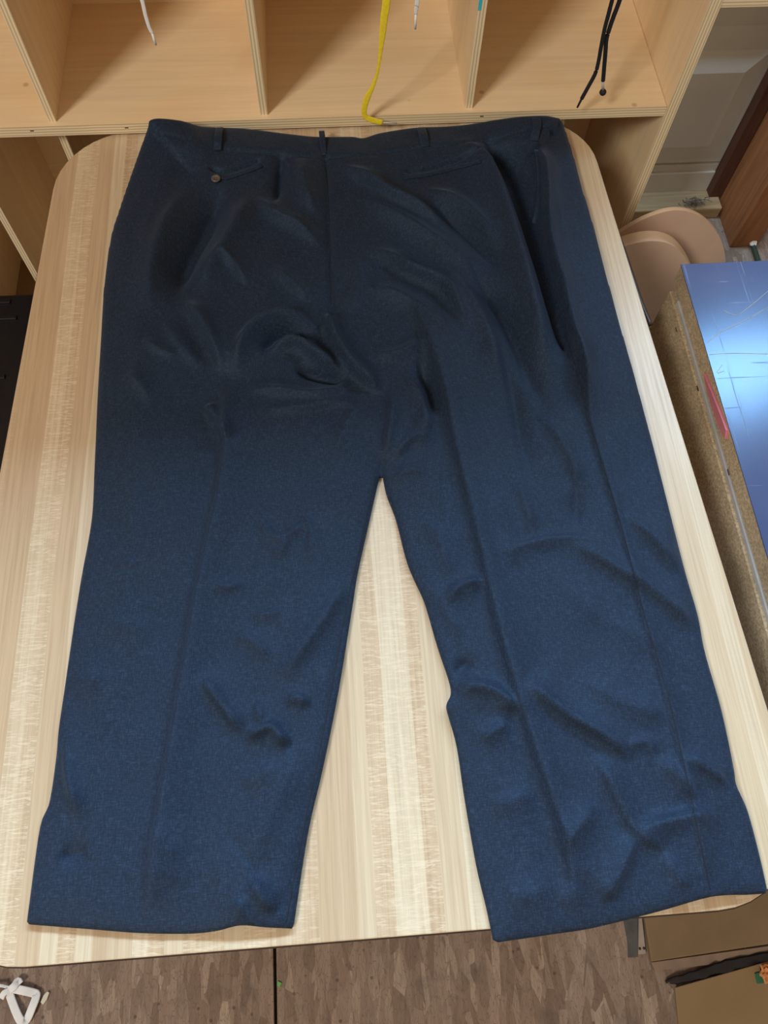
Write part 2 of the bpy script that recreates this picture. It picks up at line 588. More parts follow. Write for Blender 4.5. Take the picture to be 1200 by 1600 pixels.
# T-moulding band round the rim, slightly proud and a touch lower
nm = len(pm)
rings = []
for g, z in ((-.001, TZ - .0012), (.0012, TZ - .0025), (.0018, TZ - .006), (.0018, TZ - .020), (.0015, TZ - .026), (-.004, TZ - .026)):
    rings.append([Vector((p.x, p.y, z)) for p in rounded_quad(TC, TR, grow=g)])
vv = [p for r_ in rings for p in r_]
ff = []
for i in range(len(rings) - 1):
    for k in range(nm):
        ff.append((i * nm + k, i * nm + (k + 1) % nm, (i + 1) * nm + (k + 1) % nm, (i + 1) * nm + k))
mesh_obj('edge_moulding', vv, ff, M_MOLD, table, smooth=True)
# loosened length of moulding on the right rim
lm = [at_z(x, y, TZ - .012) for x, y in ((964, 366), (972, 390), (985, 432), (996, 468), (1003, 488), (1011, 508))]
for i, p in enumerate(lm): p.x += .0008 * i
tube('loose_moulding', smooth_path(lm, 4), .0038, M_MOLD, table, 6)
for x, y in ((-.33, .04), (.345, .04), (.30, .90), (-.29, .90)):
    tube('leg', [(x, y, TZ - .025), (x, y, .05)], .016, M_STEEL, table, 12)
    tube('leg_foot', [(x, y, .055), (x, y, .0)], [.019, .022], M_BLACK, table, 12)
for args in ((-.32, .335, .035, .045), (-.28, .29, .895, .905)):
    box('apron', *args, TZ - .075, TZ - .025, M_STEEL, table)

# ------------------------------------------------------------------ trousers
# outline: (px, py, edge height above table)
OUT = [
 (230,207,.030),(235,193,.040),(250,189.5,.042),(283,193,.036),(313,202,.020),(347,204,.012),(383,205.5,.010),(427,210.5,.009),(463,215,.009),(497,218,.009),
 (550,218,.008),(567,220,.008),(590,213,.009),(625,207,.010),(656,203.5,.011),(695,202,.012),(730,199,.014),(765,193,.020),(796,188.5,.026),(822,186,.030),(850,185.5,.030),(872,190,.024),
 (881,200,.016),(895.5,245,.010),(909.5,297.5,.008),(923.5,343,.007),(943,417,.006),(970,515,.005),(987.5,575,.005),(1000,622,.005),(1021,700,.005),(1047.5,805,.006),(1070,893,.006),(1090,962,.006),
 (1101,1019,.006),(1127,1110,.006),(1146,1200,.006),(1150,1226,.006),(1168,1268,.005),(1186,1335,.005),(1198,1389,.005),(1197,1396,.005),
 (1170,1398,.007),(1131,1399,.009),(1099,1404,.010),(1044,1420,.009),(994,1433.5,.006),(948,1445,.005),(911,1453,.005),(856,1461,.005),(778,1472.5,.005),(771,1469,.005),
 (760,1417.5,.005),(744,1349,.005),(725.6,1243,.005),(714,1165,.006),(700,1112,.009),(699,1098,.010),(705,1074,.008),(684,1009.6,.006),(668,955,.005),(660,932,.005),(637,880,.005),(619,812,.005),(605,775,.005),(599,748,.006),
 (597,728,.006),(592,748,.005),(577.5,812,.005),(559,894,.005),(550,950,.005),(529,1078,.005),(505,1197,.005),(481,1301.5,.005),(459,1444,.005),(456,1451,.005),
 (415,1449,.009),(385,1446,.012),(366,1447.5,.012),(339,1454.5,.008),(296,1459,.005),(220,1458,.005),(149,1452.6,.005),(46,1444.5,.005),(42.5,1440,.005),
 (47,1405,.005),(63,1292,.006),(77.5,1254,.006),(88,1185,.007),(92,1140,.006),(101,1078,.005),(115.5,978.5,.005),(127.5,903,.005),(143.5,812,.005),(148,729,.006),(153,614.6,.007),(158,530,.008),
 (163,450,.009),(173,377,.012),(187,330,.014),(203,283,.016),(217,243,.020)]


def build_cloth():
    P = np.array([[*at_z(x, y, TZ + e)[:2], e] for x, y, e in OUT])
    # subdivide the outline with Catmull-Rom, keeping hard corners
    hard = {1, 21, 22, 41, 40, 50, 51, 66, 74, 75, 83, 84}
    n = len(P)
    Q = []
    for i in range(n):
        p1, p2 = P[i], P[(i + 1) % n]
        p0 = P[i - 1] if i not in hard else p1
        p3 = P[(i + 2) % n] if ((i + 1) % n) not in hard else p2
        for k in range(5):
            t = k / 5
            Q.append(0.5 * (2 * p1 + (p2 - p0) * t + (2 * p0 - 5 * p1 + 4 * p2 - p3) * t * t + (3 * p1 - p0 - 3 * p2 + p3) * t ** 3))
    Q = np.array(Q)
    A = Q[:, :2]; B = np.roll(A, -1, 0); EH = Q[:, 2]; EH2 = np.roll(EH, -1)
    st = 0.0025
    x0, y0 = A.min(0) - st * 1.5
    x1, y1 = A.max(0) + st * 1.5
    gx = np.arange(x0, x1 + st, st); gy = np.arange(y0, y1 + st, st)
    X, Y = np.meshgrid(gx, gy)
    pts = np.stack([X.ravel(), Y.ravel()], 1)
    # inside test
    ins = np.zeros(len(pts), bool)
    for a, b in zip(A, B):
        if a[1] == b[1]: continue
        c = ((a[1] > pts[:, 1]) != (b[1] > pts[:, 1]))
        xi = a[0] + (pts[:, 1] - a[1]) * (b[0] - a[0]) / (b[1] - a[1])
        ins ^= c & (pts[:, 0] < xi)
    best = np.full(len(pts), 9.0); bp = np.zeros_like(pts); be = np.zeros(len(pts))
    for a, b, e1, e2 in zip(A, B, EH, EH2):
        ab = b - a
        L = ab @ ab
        if L < 1e-14: continue
        t = np.clip(((pts - a) @ ab) / L, 0, 1)
        q = a + t[:, None] * ab
        d = np.hypot(*(pts - q).T)
        m = d < best
        best[m] = d[m]; bp[m] = q[m]; be[m] = (e1 + (e2 - e1) * t)[m]
    ny, nx = X.shape
    I = ins.reshape(ny, nx)
    cell = I[:-1, :-1] | I[1:, :-1] | I[:-1, 1:] | I[1:, 1:]
    used = np.zeros((ny, nx), bool)
    used[:-1, :-1] |= cell; used[1:, :-1] |= cell; used[:-1, 1:] |= cell; used[1:, 1:] |= cell
    used = used.ravel()
    pos = pts.copy()
    near = used & ((~ins) | (best < st * .35))
    pos[near] = bp[near]
    dist = np.where(near, 0, best)
    # ---------- height
    x, y = pos[:, 0], pos[:, 1]
    w = .011
    prof = np.sqrt(np.clip(1 - (1 - np.clip(dist / w, 0, 1)) ** 2, 0, 1))
    full = 0.010 + 0.017 * np.clip((y - .25) / .45, 0, 1)
    full *= (0.35 + 0.65 * np.clip(dist / .05, 0, 1)) * .9
    H = be * np.exp(-(dist / .055) ** 2) * 0.999 + full * prof + .0005
    H = np.maximum(H, be * (dist < 1e-9))
    wr = np.zeros(len(x))

    def stroke(px, A_, wl, wr_, end=.35):
        p = np.array([at_z(a, b, TZ + .016)[:2] for a, b in px])
        sp = np.array([[*v[:2]] for v in smooth_path([(a, b, 0) for a, b in p], 5)])
        seg = np.hypot(*(sp[1:] - sp[:-1]).T); cum = np.r_[0, np.cumsum(seg)]; tot = cum[-1]
        lo = sp.min(0) - 3 * max(wl, wr_); hi = sp.max(0) + 3 * max(wl, wr_)
        m = np.where((x > lo[0]) & (x < hi[0]) & (y > lo[1]) & (y < hi[1]))[0]
        q = pos[m]
        bd = np.full(len(m), 9.); bs = np.zeros(len(m)); sd = np.zeros(len(m))
        for i in range(len(sp) - 1):
            ab = sp[i + 1] - sp[i]; L = seg[i] ** 2
            if L < 1e-14: continue
            t = np.clip(((q - sp[i]) @ ab) / L, 0, 1)
            v = q - (sp[i] + t[:, None] * ab)
            d = np.hypot(*v.T)
            k = d < bd
            bd[k] = d[k]; bs[k] = (cum[i] + t * seg[i])[k]
            sd[k] = (ab[0] * v[:, 1] - ab[1] * v[:, 0])[k]
        u = bs / tot
        env = np.clip(u / end, 0, 1) * np.clip((1 - u) / end, 0, 1) if end > 0 else np.ones(len(u))
        env = env * env * (3 - 2 * env)
        ww = np.where(sd > 0, wl, wr_)
        g = np.exp(-(np.sqrt((1.25 * bd / ww) ** 2 + .09) - .3)) * np.exp(-(bd / (2.2 * ww)) ** 2)
        wr[m] += A_ * env * g

    mm = .001
    S = stroke
    # hip area, left
    S([(350,285),(325,350),(290,420),(272,490)], -11*mm, .020, .022)
    S([(300,290),(262,370),(240,450),(235,520)], 6*mm, .022, .018)
    S([(392,300),(370,370),(330,430),(305,480)], 7*mm, .018, .022)
    S([(285,470),(312,505),(335,545),(352,592)], 9*mm, .020, .006)
    S([(255,500),(285,545),(320,585)], 3*mm, .012, .008)
    S([(225,530),(255,555),(290,560)], 3*mm, .010, .006)
    S([(195,580),(225,610),(240,640)], 3*mm, .010, .007)
    S([(440,240),(436,290),(430,330)], -6*mm, .008, .008)
    S([(470,250),(480,310),(500,350)], 5*mm, .014, .012)
    S([(395,310),(430,345),(470,365),(510,400)], 6*mm, .014, .009)
    S([(340,400),(370,425),(390,455)], 4*mm, .012, .006)
    S([(420,420),(455,450),(490,480)], 4*mm, .014, .007)
    # swirl at the seat
    S([(372,600),(375,560),(400,525),(440,508),(480,512),(510,535)], 10*mm, .012, .016)
    S([(420,562),(440,545),(470,545),(500,565),(545,588)], 9*mm, .010, .007)
    S([(405,560),(425,535),(455,528),(490,545)], -7*mm, .006, .007)
    S([(455,575),(490,585),(525,592),(548,590)], -9*mm, .007, .008)
    S([(510,490),(520,530),(545,572),(575,600),(602,618)], 10*mm, .014, .005, .2)
    S([(380,608),(440,615),(500,620),(560,600)], 5*mm, .010, .007)
    S([(400,645),(470,640),(530,632),(580,640)], 3.5*mm, .012, .006)
    S([(320,630),(340,660),(362,695)], 7*mm, .012, .005, .25)
    S([(560,625),(540,670),(520,720)], 3*mm, .014, .010)
    # right seat: long diagonal drags
    S([(520,262),(567,288),(612,322),(669,350),(715,385)], 9*mm, .016, .009)
    S([(545,300),(600,340),(660,375),(720,420),(770,480)], 6*mm, .018, .014)
    S([(630,330),(675,335),(715,360),(755,400),(790,450)], -5*mm, .012, .014)
    S([(650,300),(695,318),(740,350),(785,410)], 6*mm, .014, .012)
    S([(565,395),(605,410),(640,435),(690,458),(720,500),(735,540)], 9*mm, .014, .007)
    S([(550,450),(620,470),(680,510),(720,570)], 5*mm, .018, .012)
    S([(720,405),(765,465),(800,520),(830,590),(860,660)], -8*mm, .014, .016)
    S([(690,420),(735,480),(765,540),(790,620)], 6*mm, .016, .014)
    S([(750,222),(790,268),(812,322),(836,390),(855,450),(875,510),(895,570)], -15*mm, .012, .009, .15)
    S([(715,222),(757,270),(785,340),(812,430),(835,510),(860,590)], 11*mm, .014, .022, .2)
    S([(838,235),(846,300),(852,380),(876,470),(900,560),(925,660)], 10*mm, .016, .004, .15)
    # side seam
    S([(860,430),(882,520),(905,600),(930,690),(960,790),(985,880),(1005,960),(1040,1080),(1075,1230),(1108,1390)], 3.5*mm, .012, .003, .05)
    # front/back crease, right leg
    S([(640,470),(668,540),(692,610),(712,700),(750,850),(775,960),(800,1050),(840,1180),(880,1300),(911,1452)], 8*mm, .032, .006, .12)
    # crease, left leg
    S([(352,590),(354,680),(345,760),(325,850),(303,950),(282,1080),(252,1250),(222,1455)], 6.5*mm, .028, .006, .10)
    # seam inside left leg
    S([(590,690),(582,770),(560,860),(540,960),(517,1080),(495,1190),(470,1310),(445,1440)], -1.6*mm, .003, .003, .05)
    S([(505,225),(512,300),(515,420),(520,520)], -2.5*mm, .003, .005, .1)
    # crotch, right leg
    S([(600,605),(612,640),(606,690),(600,735)], 6*mm, .012, .006)
    S([(620,590),(655,620),(665,665),(650,710)], 6*mm, .010, .014)
    S([(650,560),(672,610),(676,660)], -6*mm, .010, .010)
    S([(612,720),(640,690),(665,680)], 4*mm, .008, .006)
    S([(605,755),(640,735),(670,745)], 4*mm, .008, .008)
    S([(560,400),(560,450),(545,500)], 3*mm, .012, .012)
    S([(575,545),(600,560),(640,550),(670,530)], 4*mm, .012, .010)
    # thigh right: soft verticals
    S([(770,520),(800,600),(815,680),(835,760)], -5*mm, .014, .012)
    S([(840,640),(880,700),(898,740),(885,790)], 5*mm, .012, .008)
    S([(800,740),(822,790),(832,840)], 4*mm, .012, .008)
    S([(880,720),(900,770),(905,830)], -4*mm, .010, .010)
    S([(760,760),(790,820),(800,900)], 2.5*mm, .018, .012)
    S([(779,868),(834,846),(885,838),(953,842)], 3.5*mm, .006, .012)
    S([(889,846),(962,888),(1031,933),(1091,984)], 6.5*mm, .018, .007, .2)
    S([(970,800),(1022,846),(1063,899)], 6*mm, .014, .006)
    S([(1045,795),(1060,850),(1075,905)], 4*mm, .008, .012)
    S([(830,860),(900,930),(985,985),(1070,1030)], 2.5*mm, .030, .018)
    # knee right
    S([(655,800),(690,850),(700,910)], 3*mm, .010, .010)
    S([(690,945),(715,918),(745,908),(765,915)], 6*mm, .006, .011)
    S([(660,900),(700,960),(730,1010)], 3*mm, .010, .010)
    S([(705,1095),(730,1072),(768,1078),(800,1100),(818,1118)], 8*mm, .008, .012, .25)
    S([(700,1065),(722,1040),(745,1030)], -5*mm, .008, .008)
    S([(745,1160),(775,1140),(800,1128)], 4*mm, .008, .010)
    S([(760,1260),(800,1250),(840,1235)], 2.5*mm, .010, .014)
    # lower right leg
    S([(815,1062),(855,1095),(893,1122),(943,1150),(992,1190)], 8*mm, .018, .007, .2)
    S([(900,1040),(950,1085),(1010,1110),(1070,1120)], 4*mm, .022, .014)
    S([(925,1175),(948,1215),(968,1254),(996,1300),(1046,1332)], 6.5*mm, .018, .007, .25)
    S([(985,1300),(1030,1285),(1090,1272),(1140,1278)], 6*mm, .006, .016)
    S([(996,1300),(980,1340),(960,1380),(940,1415)], 5*mm, .006, .018, .25)
    S([(975,1168),(1010,1158),(1030,1180)], 3*mm, .006, .008)
    S([(1030,1180),(1065,1220),(1090,1250)], 4*mm, .010, .008)
    S([(1062,1175),(1105,1200),(1148,1228)], 6*mm, .010, .008)
    S([(870,1330),(905,1290),(935,1250)], 4*mm, .016, .010)
    S([(1030,1330),(1060,1370),(1075,1400)], 4*mm, .012, .008)
    S([(900,1380),(880,1420)], 2*mm, .012, .012)
    S([(780,1380),(820,1400),(870,1380)], 2.5*mm, .016, .016)
    # left leg, knee and shin
    S([(240,680),(260,760),(255,850)], 2*mm, .03, .02)
    S([(400,790),(420,830),(446,836),(475,818),(486,832)], 4*mm, .006, .009)
    S([(446,836),(440,860),(425,850)], 3*mm, .006, .007)
    S([(470,790),(486,830),(480,880)], 3*mm, .008, .006)
    S([(325,905),(350,918),(385,905)], 3*mm, .006, .006)
    S([(385,960),(420,957),(445,945)], 3*mm, .006, .009)
    S([(180,872),(200,878),(218,877)], 2*mm, .004, .005)
    S([(545,900),(510,960),(475,1010),(434,1066)], 5*mm, .010, .016, .25)
    S([(360,985),(400,1005),(420,1035)], 4*mm, .010, .008)
    S([(310,1052),(334,1084),(356,1114),(382,1152)], 7*mm, .014, .006, .3)
    S([(380,1153),(405,1140),(424,1134),(440,1150),(455,1166)], 8*mm, .005, .010, .25)
    S([(395,1095),(405,1115),(400,1130)], 4*mm, .010, .006)
    S([(445,1100),(465,1088),(485,1104)], 5*mm, .005, .009)
    S([(375,1235),(400,1210),(440,1200)], 3*mm, .010, .014)
    S([(470,1150),(450,1210),(420,1280),(385,1370)], 3.5*mm, .016, .020)
    S([(388,1370),(410,1400),(432,1428)], 6*mm, .012, .007)
    S([(370,1400),(378,1430),(376,1450)], 4*mm, .008, .008, .3)
    S([(92,1150),(104,1205),(118,1255),(128,1285)], 6*mm, .010, .007)
    S([(85,1330),(110,1338),(140,1322)], -4*mm, .012, .010)
    S([(100,1080),(130,1060),(165,1065)], 3*mm, .012, .016)
    S([(150,950),(190,975),(240,985)], 2*mm, .018, .014)
    S([(230,1290),(265,1325),(300,1330)], 2*mm, .018, .016)
    S([(190,740),(210,800),(200,860)], 1.8*mm, .018, .02)
    # pocket slits and waist seam
    S([(628,277),(665,272),(705,262),(757,250)], -4*mm, .0028, .0028, .1)
    S([(327,271),(350,276),(380,268),(412,256)], -4*mm, .0028, .0028, .1)
    S([(235,236),(300,243),(400,250),(500,258),(600,250),(700,240),(800,228),(885,217)], -.9*mm, .003, .003, .05)
    fade = 1 - np.exp(-(dist / .012) ** 2)
    # soft overall unevenness of the cloth
    rng = np.random.RandomState(4)
    nz = np.zeros(len(x))
    for k in range(26):
        a = rng.uniform(0, 2 * np.pi); f = rng.uniform(25, 110); ph = rng.uniform(0, 6.28)
        nz += np.sin((x * np.cos(a) + y * np.sin(a)) * f + ph + 1.5 * np.sin((x * np.sin(a) - y * np.cos(a)) * f * .6 + k)) / f
    nz *= .010
    Z = TZ + np.maximum(H + fade * ((1.75 + .8 * np.clip((y - .38) / .2, 0, 1)) * wr + nz), .0035 * (dist > 1e-9) + np.where(dist <= 1e-9, be, 0))
    # ---------- mesh
    idx = -np.ones(ny * nx, int)
    uidx = np.where(used)[0]
    idx[uidx] = np.arange(len(uidx))
    V = np.stack([pos[uidx, 0], pos[uidx, 1], Z[uidx]], 1)
    jj, ii = np.where(cell)
    a = idx[jj * nx + ii]; b = idx[jj * nx + ii + 1]; c = idx[(jj + 1) * nx + ii + 1]; d = idx[(jj + 1) * nx + ii]
    F = np.stack([a, b, c, d], 1)
    # border walls
    from collections import defaultdict
    cnt = defaultdict(int)
    for q in F.tolist():
        for k in range(4):
            cnt[(q[k], q[(k + 1) % 4])] += 1
    border = [e for e in cnt if (e[1], e[0]) not in cnt]
    bv = {}
    verts = V.tolist()
    faces = F.tolist()
    for u, v in border:
        for wv in (u, v):
            if wv not in bv:
                p = V[wv]
                bv[wv] = len(verts)
                hgt = p[2] - TZ
                verts.append([p[0], p[1], TZ + (.0012 if hgt < .012 else .0012 + (hgt - .010) * .5)])
        faces.append([v, u, bv[u], bv[v]])
    zmap = (gx, gy, Z.reshape(ny, nx))
    return verts, faces, zmap


cv, cf, (GX, GY, GZ) = build_cloth()
tr = empty('trousers', (0.03, 0.45, TZ))
tag(tr, 'dark navy wool trousers laid back side up across the table', 'trousers')
me = bpy.data.meshes.new('cloth')
off = np.array([0.03, 0.45, TZ])
me.from_pydata((np.array(cv) - off).tolist(), [], cf)
me.update()
bm = bmesh.new(); bm.from_mesh(me)
bmesh.ops.remove_doubles(bm, verts=bm.verts, dist=1e-5)
bmesh.ops.dissolve_degenerate(bm, edges=bm.edges, dist=1e-6)
bm.to_mesh(me); bm.free()
for p in me.polygons: p.use_smooth = True
me.materials.append(M_CLOTH)
link(bpy.data.objects.new('cloth', me), tr)


def cz(x, y):
    u = (x - GX[0]) / (GX[1] - GX[0]); v = (y - GY[0]) / (GY[1] - GY[0])
    i = min(max(int(u), 0), len(GX) - 2); j = min(max(int(v), 0), len(GY) - 2)
    a, b = u - i, v - j
    return float((GZ[j, i] * (1 - a) + GZ[j, i + 1] * a) * (1 - b) + (GZ[j + 1, i] * (1 - a) + GZ[j + 1, i + 1] * a) * b)


def on_cloth(px, py, lift=0.0):
    z = TZ + .09
    while z > TZ:
        p = at_z(px, py, z)
        if cz(p.x, p.y) >= z: break
        z -= .0004
    return Vector((p.x, p.y, z + lift))


def strip_on_cloth(name, path, halfw, thick, mat, lift=.0012):
    L = sum(math.dist(path[i], path[i + 1]) for i in range(len(path) - 1))
    n_ = max(4, int(L / (len(path) - 1) / 6))
    pts = [on_cloth(p.x, p.y, lift) for p in smooth_path([(x, y, 0) for x, y in path], n_)]
    return tube(name, pts, halfw, mat, tr, 8, flat=thick)


for path, hw in (([(343, 202), (342.5, 212), (341.5, 224), (340, 236)], .0055),
                 ([(503, 213), (504, 220), (505, 232), (506, 244)], .0042),
                 ([(658, 202), (660, 210), (662, 220), (665, 231)], .0060),
                 ([(838, 187), (838, 197), (836, 209), (834, 221)], .0062)):
    p = [on_cloth(x, y) for x, y in path]
    top = p[-1] + (p[0] - p[-1])
    lifts = [.002, .0045, .0045, .0015]
    pts = smooth_path([Vector((a.x, a.y, max(a.z, p[1].z - .004) + l)) for a, l in zip(p, lifts)], 4)
    o = tube('belt_loop', pts, hw, M_CLOTH, tr, 8, flat=.0012)
strip_on_cloth('pocket_welt', [(630, 279), (665, 274.5), (705, 265), (752, 253)], .0030, .0010, M_CLOTH)
strip_on_cloth('pocket_welt', [(329, 275), (352, 279), (380, 271), (409, 260)], .0030, .0010, M_CLOTH)
strip_on_cloth('side_pocket_edge', [(838, 236), (843, 262), (843, 300), (839, 328), (833, 352)], .0030, .0012, M_CLOTH, .0015)
# stitched seams
strip_on_cloth('seam', [(506, 246), (512, 300), (515, 360), (515, 420), (517, 470)], .0006, .0005, M_THREAD, .0004)
strip_on_cloth('seam', [(884, 520), (907, 600), (932, 690), (962, 790), (987, 880), (1007, 960), (1042, 1080), (1077, 1230), (1109, 1390)], .0006, .0004, M_THREAD, .0003)
strip_on_cloth('seam', [(586, 745), (563, 850), (541, 950), (518, 1075), (496, 1190), (471, 1310), (447, 1440)], .0006, .0004, M_THREAD, .0003)
# button on the buttoned back pocket
bp_ = on_cloth(338, 282, .002)
bt = empty('button_tmp'); bpy.data.objects.remove(bt)
bmv = []; bmf = []
prof_ = [(.0, .0012), (.0035, .0012), (.0046, .0026), (.0058, .0028), (.0064, .0016), (.0062, 0), (.0, 0)]
ns = 20
for r_, z_ in prof_:
    for k in range(ns):
        th = 2 * math.pi * k / ns
        bmv.append(bp_ + Vector((r_ * math.cos(th), r_ * math.sin(th), z_)))
for i in range(len(prof_) - 1):
    for k in range(ns):
        bmf.append((i * ns + k, i * ns + (k + 1) % ns, (i + 1) * ns + (k + 1) % ns, (i + 1) * ns + k))
button = mesh_obj('button', bmv, bmf, M_BUTTON, tr, smooth=True)
tag(button, 'small grey-brown pocket button')
for dx, dy in ((-.0013, -.0013), (.0013, -.0013), (-.0013, .0013), (.0013, .0013)):
    tube('button_hole', [bp_ + Vector((dx, dy, .0009)), bp_ + Vector((dx, dy, .00135))], .0006, M_THREAD, button, 8)

# ------------------------------------------------------------------ cabinet at the right with scratched laminate top
CZ_ = 0.600
c0 = at_z(1064, 413, CZ_)
cx, cyb = c0.x, c0.y
cab = empty('particleboard_cabinet', (cx + .3, cyb - .5, 0))
tag(cab, 'particleboard cabinet with scratched blue-grey laminate top right of the table', 'cabinet')
y_f = 0.05
box('laminate_sheet', cx, cx + .75, y_f, cyb, CZ_ - .0015, CZ_, M_LAM, cab, 0)
box('top_panel', cx + .0008, cx + .75, y_f, cyb - .0008, CZ_ - .030, CZ_ - .0015, M_PART, cab, 0.0008)
box('edge_tape', cx - .001, cx + .010, y_f, cyb - .035, CZ_ - .0385, CZ_ - .0315, M_GREY, cab, 0.001)
box('side_panel', cx - .004, cx + .02, y_f, cyb - .012, 0.02, CZ_ - .039, M_PART, cab, 0.001)
box('side_panel', cx + .71, cx + .734, y_f, cyb - .012, 0.02, CZ_ - .031, M_PART, cab, 0.001)
box('back_panel', cx + .021, cx + .709, cyb - .024, cyb - .012, 0.02, CZ_ - .031, M_PART, cab, 0.001)
box('base', cx + .0, cx + .73, y_f, cyb - .012, 0.0, 0.02, M_MOLD, cab, 0.001)
for px, py in ((1057, 515), (1090, 607), (1138, 738)):
    p = at_y(px, py, .5)
    d = ray(px, py); t_ = (cx - .004) / d.x
    q = Vector((d.x * t_, d.y * t_, CAM_H + d.z * t_))
    box('staple', q.x - .0006, q.x + .0004, q.y - .004, q.y + .004, q.z - .0006, q.z + .0006, M_MOLD, cab, 0)
# long light scratches standing in the laminate
for path in ([(1108, 554), (1140, 552), (1200, 553)], [(1106, 535), (1125, 520), (1160, 503), (1200, 480)], [(1130, 485), (1150, 492), (1170, 480), (1200, 455)],
             [(1120, 582), (1128, 570)], [(1122, 583), (1131, 580)]):
    tube('scratch', smooth_path([at_z(x, y, CZ_ + .0001) for x, y in path], 4), .0004, M_GREY, cab, 6, flat=.0002)


def at_x(px, py, X):
    d = ray(px, py); t = X / d.x
    return Vector((X, d.y * t, CAM_H + d.z * t))


pk = [at_x(x, y, cx - .0035) for x, y in ((1099, 583), (1108, 605), (1115, 622), (1124, 645), (1134, 672), (1132, 686), (1121, 663), (1110, 630), (1103, 605))]
pp = prism('pink_paper_scrap', pk, (.006, 0, 0), M_PINKP)
tag(pp, 'torn pink paper scrap poking from the cabinet edge', 'paper')

# ------------------------------------------------------------------ pinkish boards between shelf and cabinet


def board(yb, px_pts, label, th=.016):
    top = [at_y(x, y, yb) for x, y in px_pts]
    top = smooth_path(top, 4)
    xl, xr = top[0].x, top[-1].x
    pts = [Vector((xl, yb, .002))] + top + [Vector((xr, yb, .002))]
    b = empty('rounded_board', ((xl + xr) / 2, yb, 0))
    tag(b, label, 'board', 'pinkish tan boards by the shelf')
    prism('board_face', [(p.x, yb, p.z) for p in pts], (0, .0012, 0), M_PINK, b)
    prism('board_edge', [(p.x, yb + .0013, p.z) for p in pts], (0, th, 0), M_PINKE, b, bevel=.0015)
    return b


board(.945, [(940, 384), (966, 366), (985, 354), (1010, 341), (1036, 332), (1058, 329), (1082, 333), (1103, 345), (1119, 362), (1129, 382), (1133.5, 405), (1134, 430)],
      'taller pinkish tan board with rounded top standing against the shelf end', .008)
board(.875, [(940, 402), (970, 388), (995, 380), (1018, 377), (1038, 379), (1056, 387), (1070, 402), (1082, 424), (1090, 450)],
      'pinkish tan board with thick pale edge standing in front of the taller one', .022)

# ------------------------------------------------------------------ black storage bin at the left
bz = 0.30
b0 = at_z(46, 458, bz)
bn = empty('storage_bin', (b0.x - .22, b0.y - .20, 0))
tag(bn, 'black plastic storage bin with ribbed lid on floor left of table', 'storage bin')
bx0, bx1, by0, by1 = b0.x - .46, b0.x + .03, b0.y - .42, b0.y
body = prism('bin_body', [(bx0 + .02, by0 + .02, bz - .03), (bx1 - .02, by0 + .02, bz - .03), (bx1 - .02, by1 - .02, bz - .03), (bx0 + .02, by1 - .02, bz - .03)], (0, 0, -(bz - .03)), M_BLACK, bn, .01)
lid = box('bin_lid', bx0, bx1, by0, by1, bz - .03, bz, M_BLACK, bn, .006)
box('lid_rib', bx0 + .02, bx1 - .06, by1 - .022, by1 - .014, bz, bz + .004, M_BLACK, lid, .0015)
box('lid_rib', bx0 + .02, bx1 - .045, by1 - .058, by1 - .050, bz, bz + .004, M_BLACK, lid, .0015)
for k in range(3):
    box('lid_rib', bx0 + .05, bx1 - .05, by0 + .06 + k * .09, by0 + .068 + k * .09, bz, bz + .003, M_BLACK, lid, .001)

# ------------------------------------------------------------------ laces hanging from the cubby above
LY = SY - .016


def lace_pts(path, y=LY, up=True):
    p = [at_y(a, b, y) for a, b in path]
    if up:
        d = (p[0] - p[1]).normalized()
        x = p[0].x + d.x * .06
        p = [Vector((x + .004, SY + .022, .9735)), Vector((x + .002, SY + .012, .9735)), Vector((x, SY - .004, .968)), Vector((x, LY, .93)),
             Vector((p[0].x * .6 + x * .4, LY, (p[0].z + .93) / 2))] + p
    return p


YA = Vector((0, 1, 0))


def lace_ribbon(name, path, halfw_px, mat, parent, flat=.0009, y=LY):
    p = lace_pts(path, y)
    k = len(p) - len(path)
    s = (at_y(600, 80, y) - at_y(601, 80, y)).length
    w = [halfw_px[0] * s] * k + [h * s for h in halfw_px]
    sm = smooth_path(p, 4)
    ws = []
    for i in range(len(p) - 1):
        for j in range(4): ws.append(w[i] + (w[i + 1] - w[i]) * j / 4)
    ws.append(w[-1])
    return tube(name, sm, ws, mat, parent, 8, flat=flat, up=Vector((0, -1, 0.2)))


t = empty('shoelace', (at_y(590, 100, LY).x, LY, .9735))
tag(t, 'flat yellow shoelace hanging down in front of the middle cubby', 'shoelace')
lace_ribbon('strand', [(604, 0), (600.6, 25), (598, 50), (594.5, 81), (592, 100), (589, 116), (582.5, 135), (574, 152), (569, 171), (571, 182), (583, 188), (598, 191.5)],
            [6.2, 5.8, 5, 3.2, 2.2, 2.4, 3.2, 5.2, 4.8, 4.4, 5, 4.5], M_YEL, t)
tube('aglet', [at_y(598, 191.5, LY), at_y(620, 192.5, LY)], .0012, M_CLEAR, t, 8)

t = empty('shoelace', (at_y(232, 40, LY).x, LY, .9735))
tag(t, 'thin white shoelace hanging in the left cubby', 'shoelace')
lace_ribbon('strand', [(222, 0), (227, 22), (233, 42), (238, 52)], [2.8, 2.8, 2.6, 2.2], M_WHITE, t)
tube('aglet', [at_y(238, 52, LY), at_y(243.5, 70, LY)], .0016, M_WHITE, t, 8)

t = empty('shoelace', (at_y(650, 20, LY).x, LY, .9735))
tag(t, 'short white shoelace with plastic tip right of the yellow lace', 'shoelace')
lace_ribbon('strand', [(652, 0), (650.5, 10), (649.6, 22)], [3.4, 3.2, 2.4], M_WHITE, t)
tube('aglet', [at_y(649.6, 22, LY), at_y(648.8, 45, LY)], .0016, M_WHITE, t, 8)

